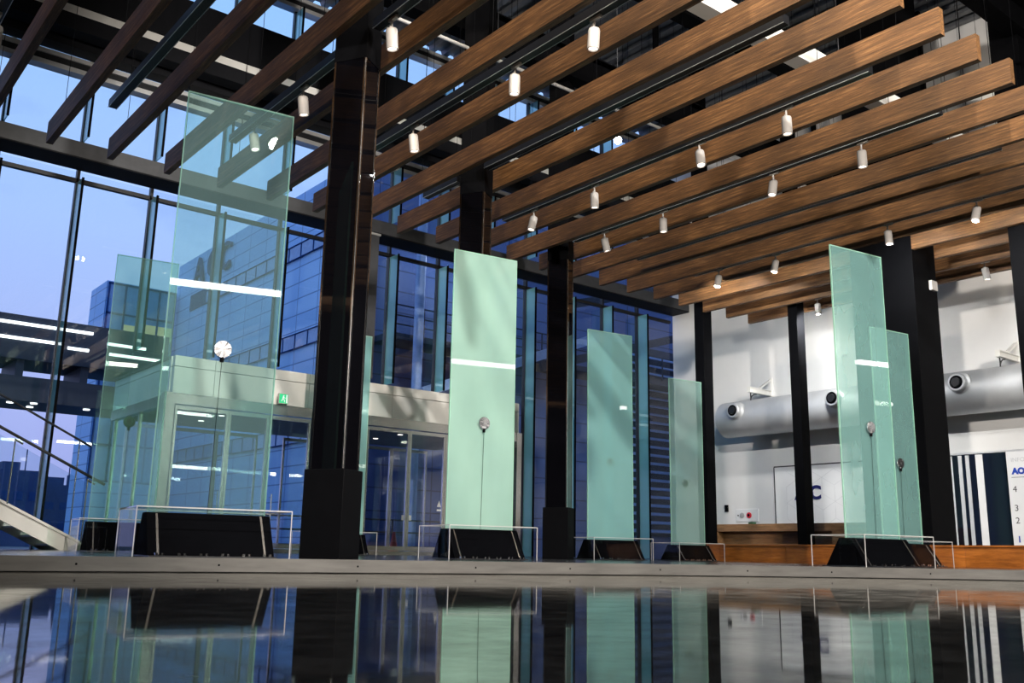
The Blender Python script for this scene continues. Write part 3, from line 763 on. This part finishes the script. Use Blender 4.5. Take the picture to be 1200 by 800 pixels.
# ------------------------------------------------------------------ outside
MB().box(-60, 120, YF+.3, 220, -.3, -.02).done('ground_outside', M['exteriorground'], kind='structure')
# office block with letters
t = empty('office_block', (15.2, 35, -.02), 0, 'blue-grey office block with raised roof letters seen through the glass', 'building')
MB().box(0, 30, -7.5, 10, 0, 13.52).done('block_wall', M['bluetile'], t)
for zz in (10.92, 7.4, 3.9):
    bd = MB().box(-.05, 0, -7.4, 6.0 if zz > 10 else 9.5, zz, zz+.52).done('ribbon_window', M['bandglass'], t)
    m = MB(); y = -7.3
    while y < (6 if zz > 10 else 9.5): m.box(-.07, -.05, y-.025, y+.025, zz, zz+.52); y += 1.0
    m.box(-.08, -.05, -7.4, 6.0 if zz > 10 else 9.5, zz-.03, zz); m.box(-.08, -.05, -7.4, 6.0 if zz > 10 else 9.5, zz+.52, zz+.55)
    m.done('window_bar', M['letterblue'], bd)
MB().box(-.04, 0, 6.0, 8.0, 10.9, 11.65).done('dark_louvre', M['letterblue'], t)
for s, y in (('A', 7.0), ('G', 5.35), ('C', 4.0)):
    text('letter', s, 1.75, .06, M['letterblue'], t, Matrix.Translation((-.1, y, 12.57)) @ RX, .015)
# dark blue front of the same block, facing us : galleries, column, ramp
t = empty('gallery_block', (15.3, 27.4, -.02), 0, 'dark blue building front with an open gallery and ramp behind the glass', 'building')
MB().box(0, 30, 0, .06, 0, 14.5).done('gallery_wall', M['darktile'], t)
MB().box(.5, 18, -1.3, 0, 7.0, 7.2).done('gallery_floor', M['bridge'], t)
m = MB()
for z in (7.5, 7.8, 8.15): m.box(.5, 18, -1.3, -1.26, z-.02, z+.02)
x = .5
while x < 18: m.box(x-.02, x+.02, -1.3, -1.26, 7.2, 8.17); x += 1.3
m.done('gallery_rail', M['bridge'], t)
MB().cyl((1.0, -2.2, 0), (1.0, -2.2, 13.5), .16, n=20).done('round_column', M['bluesteel'], t, smooth=True)
m = MB(); m.bar((1., -2.6, 5.1), (9., -2.6, 8.2), .12, .32); m.done('sloping_beam', M['bluesteel'], t)
m = MB(); m.bar((7, -2.4, 9.0), (15, -2.4, 11.4), .12, .3); m.bar((6, -2.4, 6.6), (15, -2.4, 9.3), .12, .3); m.done('sloping_beam', M['bridge'], t)
for x, z in ((2.4, 10.6), (4.3, 10.2)):  # lamps and point lights added to brighten the dark gallery wall
    m = MB(); m.lathe((x, -1.6, z), (0, 0, -1), [(0, .2), (.5, .22), (.5, .18)], 20); w = m.done('added_wall_lamp', M['bridge'], t)
    MB().cyl((x, -1.6, z-.5), (x, -1.6, z-.52), .17, n=20).done('lamp_glow', M['extlamp'], w)
    l = bpy.data.lights.new('gallery_fill_lamp', 'POINT'); l.energy = 60; l.color = (.7, .82, 1); l.shadow_soft_size = .15
    o = bpy.data.objects.new('gallery_fill_lamp', l); C.objects.link(o); o.location = (15.3+x, 27.4-1.6, z-.75)
m = MB()
for k in range(22): m.bar((11.6, -.35, 1.2+k*.34), (17.5, -.35, 1.2+k*.34), .22, .05, (0, -.5, 1))
lv = m.done('louvre_blades', M['bluesteel'], t)
MB().box(11.5, 17.6, -.12, -.04, 1.0, 8.8).done('louvre_back', M['bridge'], lv)
# glazed side block on the left with lit windows
t = empty('side_block', (11.85, 44.6, -.02), 0, 'lower glazed block left of the lettered office block', 'building')
MB().box(0, 3.2, 0, 2.5, 0, 12.1).done('block_wall', M['bluetile'], t)
wb = MB().box(.05, 3.18, -.05, 0, 3, 12.0).done('glazed_front', M['bandglass'], t)
m = MB()
for x in (.09, .85, 1.6, 2.4, 3.14): m.box(x-.04, x+.04, -.1, -.05, 3, 12)
for z in (3, 4.6, 6.1, 7.6, 9.1, 10.6, 12): m.box(.05, 3.18, -.1, -.05, z-.04, z+.04)
m.done('glazing_bars', M['letterblue'], wb)
for x0, x1, z0, z1 in ((.9, 1.55, 9.75, 10.15), (1.65, 2.35, 9.5, 10.3), (2.45, 3.1, 9.6, 10.3), (.9, 1.55, 9.2, 9.5)):
    MB().box(x0, x1, -.06, -.05, z0, z1).done('lit_window', M['litwin'], wb)
# footbridge on the left
t = empty('footbridge', (3, 35, -.02), 0, 'dark covered footbridge with glowing bars for mirrored lamp streaks, beyond the glass at left', 'footbridge')
MB().box(-18, 8.3, -1.2, 1.2, 6.1, 7.55).done('bridge_roof', M['bridge'], t)
MB().box(-18, 8.3, -1.2, 1.2, 4.75, 5.55).done('bridge_deck', M['bridge'], t)
for x in (-8, -4, .6, 3.6, 5.6, 8.1): MB().box(x-.12, x+.12, -1.1, 1.1, 5.55, 6.1).done('bridge_post', M['bridge'], t)
for x0, x1, z in ((-3, 5.7, 7.22), (-3, 4.55, 6.72), (4.95, 5.62, 6.62), (6.2, 7.5, 6.95), (6.3, 8.2, 6.6)):  # glowing bars stand in for lamp streaks mirrored in the glazing
    MB().box(x0, x1, -1.26, -1.2, z, z+.09).done('reflection_streak', M['extlamp'], t)
for x, y in ((3.55, -.6), (4.2, -.9), (4.3, .1), (1.8, -.5), (5.9, -.7)): MB().cyl((x, y, 4.75), (x, y, 4.72), .11, n=16).done('deck_downlight', M['extlamp'], t)
# skyline
rs = random.Random(3)
sky = [(6, 70, 3.4, 5, 4.6), (10.5, 80, 4.4, 5, 4.2), (15.2, 82, 3.6, 4, 5.8), (19.2, 85, 3.9, 5, 5.0), (23.4, 90, 4, 4, 6.4)]
nm = ['low dark building on the skyline, leftmost through the glass', 'dark skyline building, second from the left', 'taller dark skyline building, third from the left', 'dark skyline building, fourth from the left', 'dark skyline building, rightmost beside the panel']
for (x, y, w, d, h), l in zip(sky, nm):
    t = empty('distant_building', (x, y, -.02), 0, l, 'building', 'distant skyline buildings')
    MB().box(0, w, 0, d, 0, h).done('block_wall', M['skyline'], t)
    MB().box(w*.2, w*.55, d*.3, d*.6, h, h+.7).done('roof_plant', M['skyline'], t)
    MB().cyl((w*.7, d*.5, h), (w*.7, d*.5, h+1.8), .05, n=8).done('mast', M['skyline'], t)
    m = MB()
    for i in range(3):
        for j in range(2): m.box(w*(.12+.3*i), w*(.3+.3*i), -.03, 0, h*(.3+.3*j), h*(.42+.3*j))
    m.done('window_strip', M['letterblue'], t)
# barrier and cones outside the doors
t = empty('barrier_rail', (14.6, 24.0, -.02), 0, 'dark metal barrier rail outside the right-hand doors', 'railing')
m = MB()
for z in (.35, .75, 1.1): m.cyl((-5, 0, z), (3, 0, z), .025, n=8)
m.done('rail', M['darkgrey'], t)
for x in (-4.9, -2.3, .3, 2.9): MB().cyl((x, 0, 0), (x, 0, 1.1), .03, n=8).done('rail_post', M['darkgrey'], t)
for q, x in enumerate((13.6, 14.75)):
    t = empty('traffic_cone', (x, 23.65, -.02), 0, 'red traffic cone outside the doors, %s of the two' % ('left', 'right')[q], 'traffic cone', 'red cones outside')
    MB().lathe((0, 0, .04), (0, 0, 1), [(0, .17), (.72, .035)], 20).done('cone_body', M['cone'], t, smooth=True)
    MB().box(-.2, .2, -.2, .2, 0, .04).done('cone_foot', M['black'], t)

# ------------------------------------------------------------------ lights
def spot(loc, target, power, cone, color, r=.2, blend=.4):
    l = bpy.data.lights.new('spot_lamp', 'SPOT'); l.energy = power; l.spot_size = math.radians(cone); l.spot_blend = blend
    l.color = color; l.shadow_soft_size = r
    o = bpy.data.objects.new('spot_lamp', l); C.objects.link(o); o.location = loc
    o.rotation_mode = 'QUATERNION'
    o.rotation_quaternion = Vector((0, 0, -1)).rotation_difference((Vector(target)-Vector(loc)).normalized())
    return o
WARM = (1, .86, .72)
for (j, y, tilt, az) in spots:
    if (j, y) in (( -6.5, 8.2), (-.5, 6.4), (5.5, 6.1), (9.5, 12.0), (9.5, 9.0)): continue
    t_ = math.radians(tilt); d = Vector((math.sin(t_)*math.cos(math.radians(az)), math.sin(t_)*math.sin(math.radians(az)), -math.cos(t_)))
    p = Vector((TX[j], y, 5.994))+d*.24
    if j == 7.5:
        spot(p, (22, {12.4: 15.2, 10.97: 12, 8.56: 9, 6.95: 6.6}[y], 4.2), {12.4: 1150, 10.97: 330, 8.56: 430, 6.95: 600}[y], 100, (1, .98, .95), .06, .55)
    elif j == 11.5:
        spot(p, (22, 18.0 if y > 12 else y, 2.8 if y > 12 else 3.4), 800 if y > 12 else 170, 112 if y > 12 else 88, (1, .98, .95), .06, .55)
    else:
        spot(p, p+d, 130, 60, WARM, .05, .6)
# high-bay floods near the roof, out of view above and behind the beams; last four are added fill
def flood(loc, target, power, cone, color, label):
    t = empty('unseen_flood', loc, 0, label, 'flood light', 'flood lights under the roof')
    d = (Vector(target)-Vector(loc)).normalized()
    MB().lathe(-d*.3, d, [(0, .1), (.08, .2), (.24, .24), (.24, .2)], 24).done('housing', M['blackmetal'], t, smooth=True)
    MB().cyl((0, 0, 0), (0, 0, 13.19-loc[2]), .02, n=8).done('suspension_rod', M['darkgrey'], t)
    spot(Vector(loc)+d*.05, target, power, cone, color, .18, .3)
flood((3.2, 1.5, 11.6), (12, 9.5, 5), 2600, 80, (1, .86, .7), 'high flood light under the roof, near the viewpoint')
flood((4.0, 6.5, 11.8), (15, 11, 4), 1900, 80, (1, .86, .7), 'high flood light under the roof, above the first slats')
flood((6.0, -6.0, 11.0), (11, 12, 1.6), 11500, 62, (1, .95, .88), 'added fill flood under the roof, behind the viewpoint')  # unseen lamp added to brighten the glass panels
flood((-5.0, 3.0, 11.4), (3, 9, 6), 1500, 60, (1, .86, .7), 'added fill flood under the roof, far left')  # unseen lamp added to warm the left-hand slats
flood((-1.0, -9.0, 6.0), (13.5, 12, 5.0), 19000, 56, (1, .9, .8), 'added fill flood behind the viewpoint, hung lower than the others')  # added fill for the spotlight bodies and the white band
flood((9.5, -1.0, 11.5), (-1, 10, 5.5), 2600, 60, (1, .88, .74), 'added fill flood under the roof, turned back to the left')  # added so the slats mirrored in the nearest column look lit

# ------------------------------------------------------------------ sky
w = bpy.data.worlds.new('dusk_sky'); S.world = w; w.use_nodes = True
nt = w.node_tree; nt.nodes.clear()
out = nt.nodes.new('ShaderNodeOutputWorld'); bg = nt.nodes.new('ShaderNodeBackground')
tc = nt.nodes.new('ShaderNodeTexCoord'); sp = nt.nodes.new('ShaderNodeSeparateXYZ')
nt.links.new(tc.outputs['Generated'], sp.inputs[0])
sky_col = ramp(nt, sp.outputs[2], [(0., (.3, .33, .66, 1)), (.12, (.37, .42, .78, 1)), (.3, (.37, .52, .9, 1)), (.6, (.27, .53, .95, 1)), (1., (.2, .42, .85, 1))])
mp = nt.nodes.new('ShaderNodeMapping'); mp.inputs['Scale'].default_value = (1.2, 1.2, 4)
nt.links.new(tc.outputs['Generated'], mp.inputs[0])
nz = noise(nt, mp.outputs[0], 2.6, 6, .6)
mx = nt.nodes.new('ShaderNodeMix'); mx.data_type = 'RGBA'
cr = ramp(nt, nz, [(.52, (0, 0, 0, 1)), (.72, (.55, .55, .55, 1))])
nt.links.new(cr, mx.inputs[0]); nt.links.new(sky_col, mx.inputs[6]); mx.inputs[7].default_value = (.2, .32, .72, 1)
nt.links.new(mx.outputs[2], bg.inputs[0]); bg.inputs[1].default_value = 1.3
nt.links.new(bg.outputs[0], out.inputs[0])

# ------------------------------------------------------------------ camera
f, pitch, roll, yaw = 1118.6, .217772, .0190595, .896295
F = Vector((math.cos(yaw), math.sin(yaw), 0)); Rr = Vector((math.sin(yaw), -math.cos(yaw), 0)); U = Vector((0, 0, 1))
fw = F*math.cos(pitch)+U*math.sin(pitch); up = -F*math.sin(pitch)+U*math.cos(pitch)
r = Rr*math.cos(roll)+up*math.sin(roll); u = -Rr*math.sin(roll)+up*math.cos(roll)
cam = bpy.data.cameras.new('camera'); co = bpy.data.objects.new('camera', cam); C.objects.link(co)
cam.sensor_width = 36; cam.lens = f/1200*36; cam.clip_start = .02; cam.clip_end = 500
mw = Matrix.Identity(4)
for i in range(3):
    mw[i][0], mw[i][1], mw[i][2] = r[i], u[i], -fw[i]
mw[2][3] = .22
co.matrix_world = mw
S.camera = co

S.view_settings.view_transform = 'Standard'; S.view_settings.look = 'None'
S.view_settings.exposure = 0; S.view_settings.gamma = 1; S.view_settings.use_curve_mapping = False
cy = S.cycles
cy.use_denoising = True; cy.max_bounces = 10; cy.transparent_max_bounces = 32; cy.glossy_bounces = 6; cy.diffuse_bounces = 4
cy.transmission_bounces = 8; cy.sample_clamp_indirect = 6; cy.caustics_reflective = False; cy.caustics_refractive = False
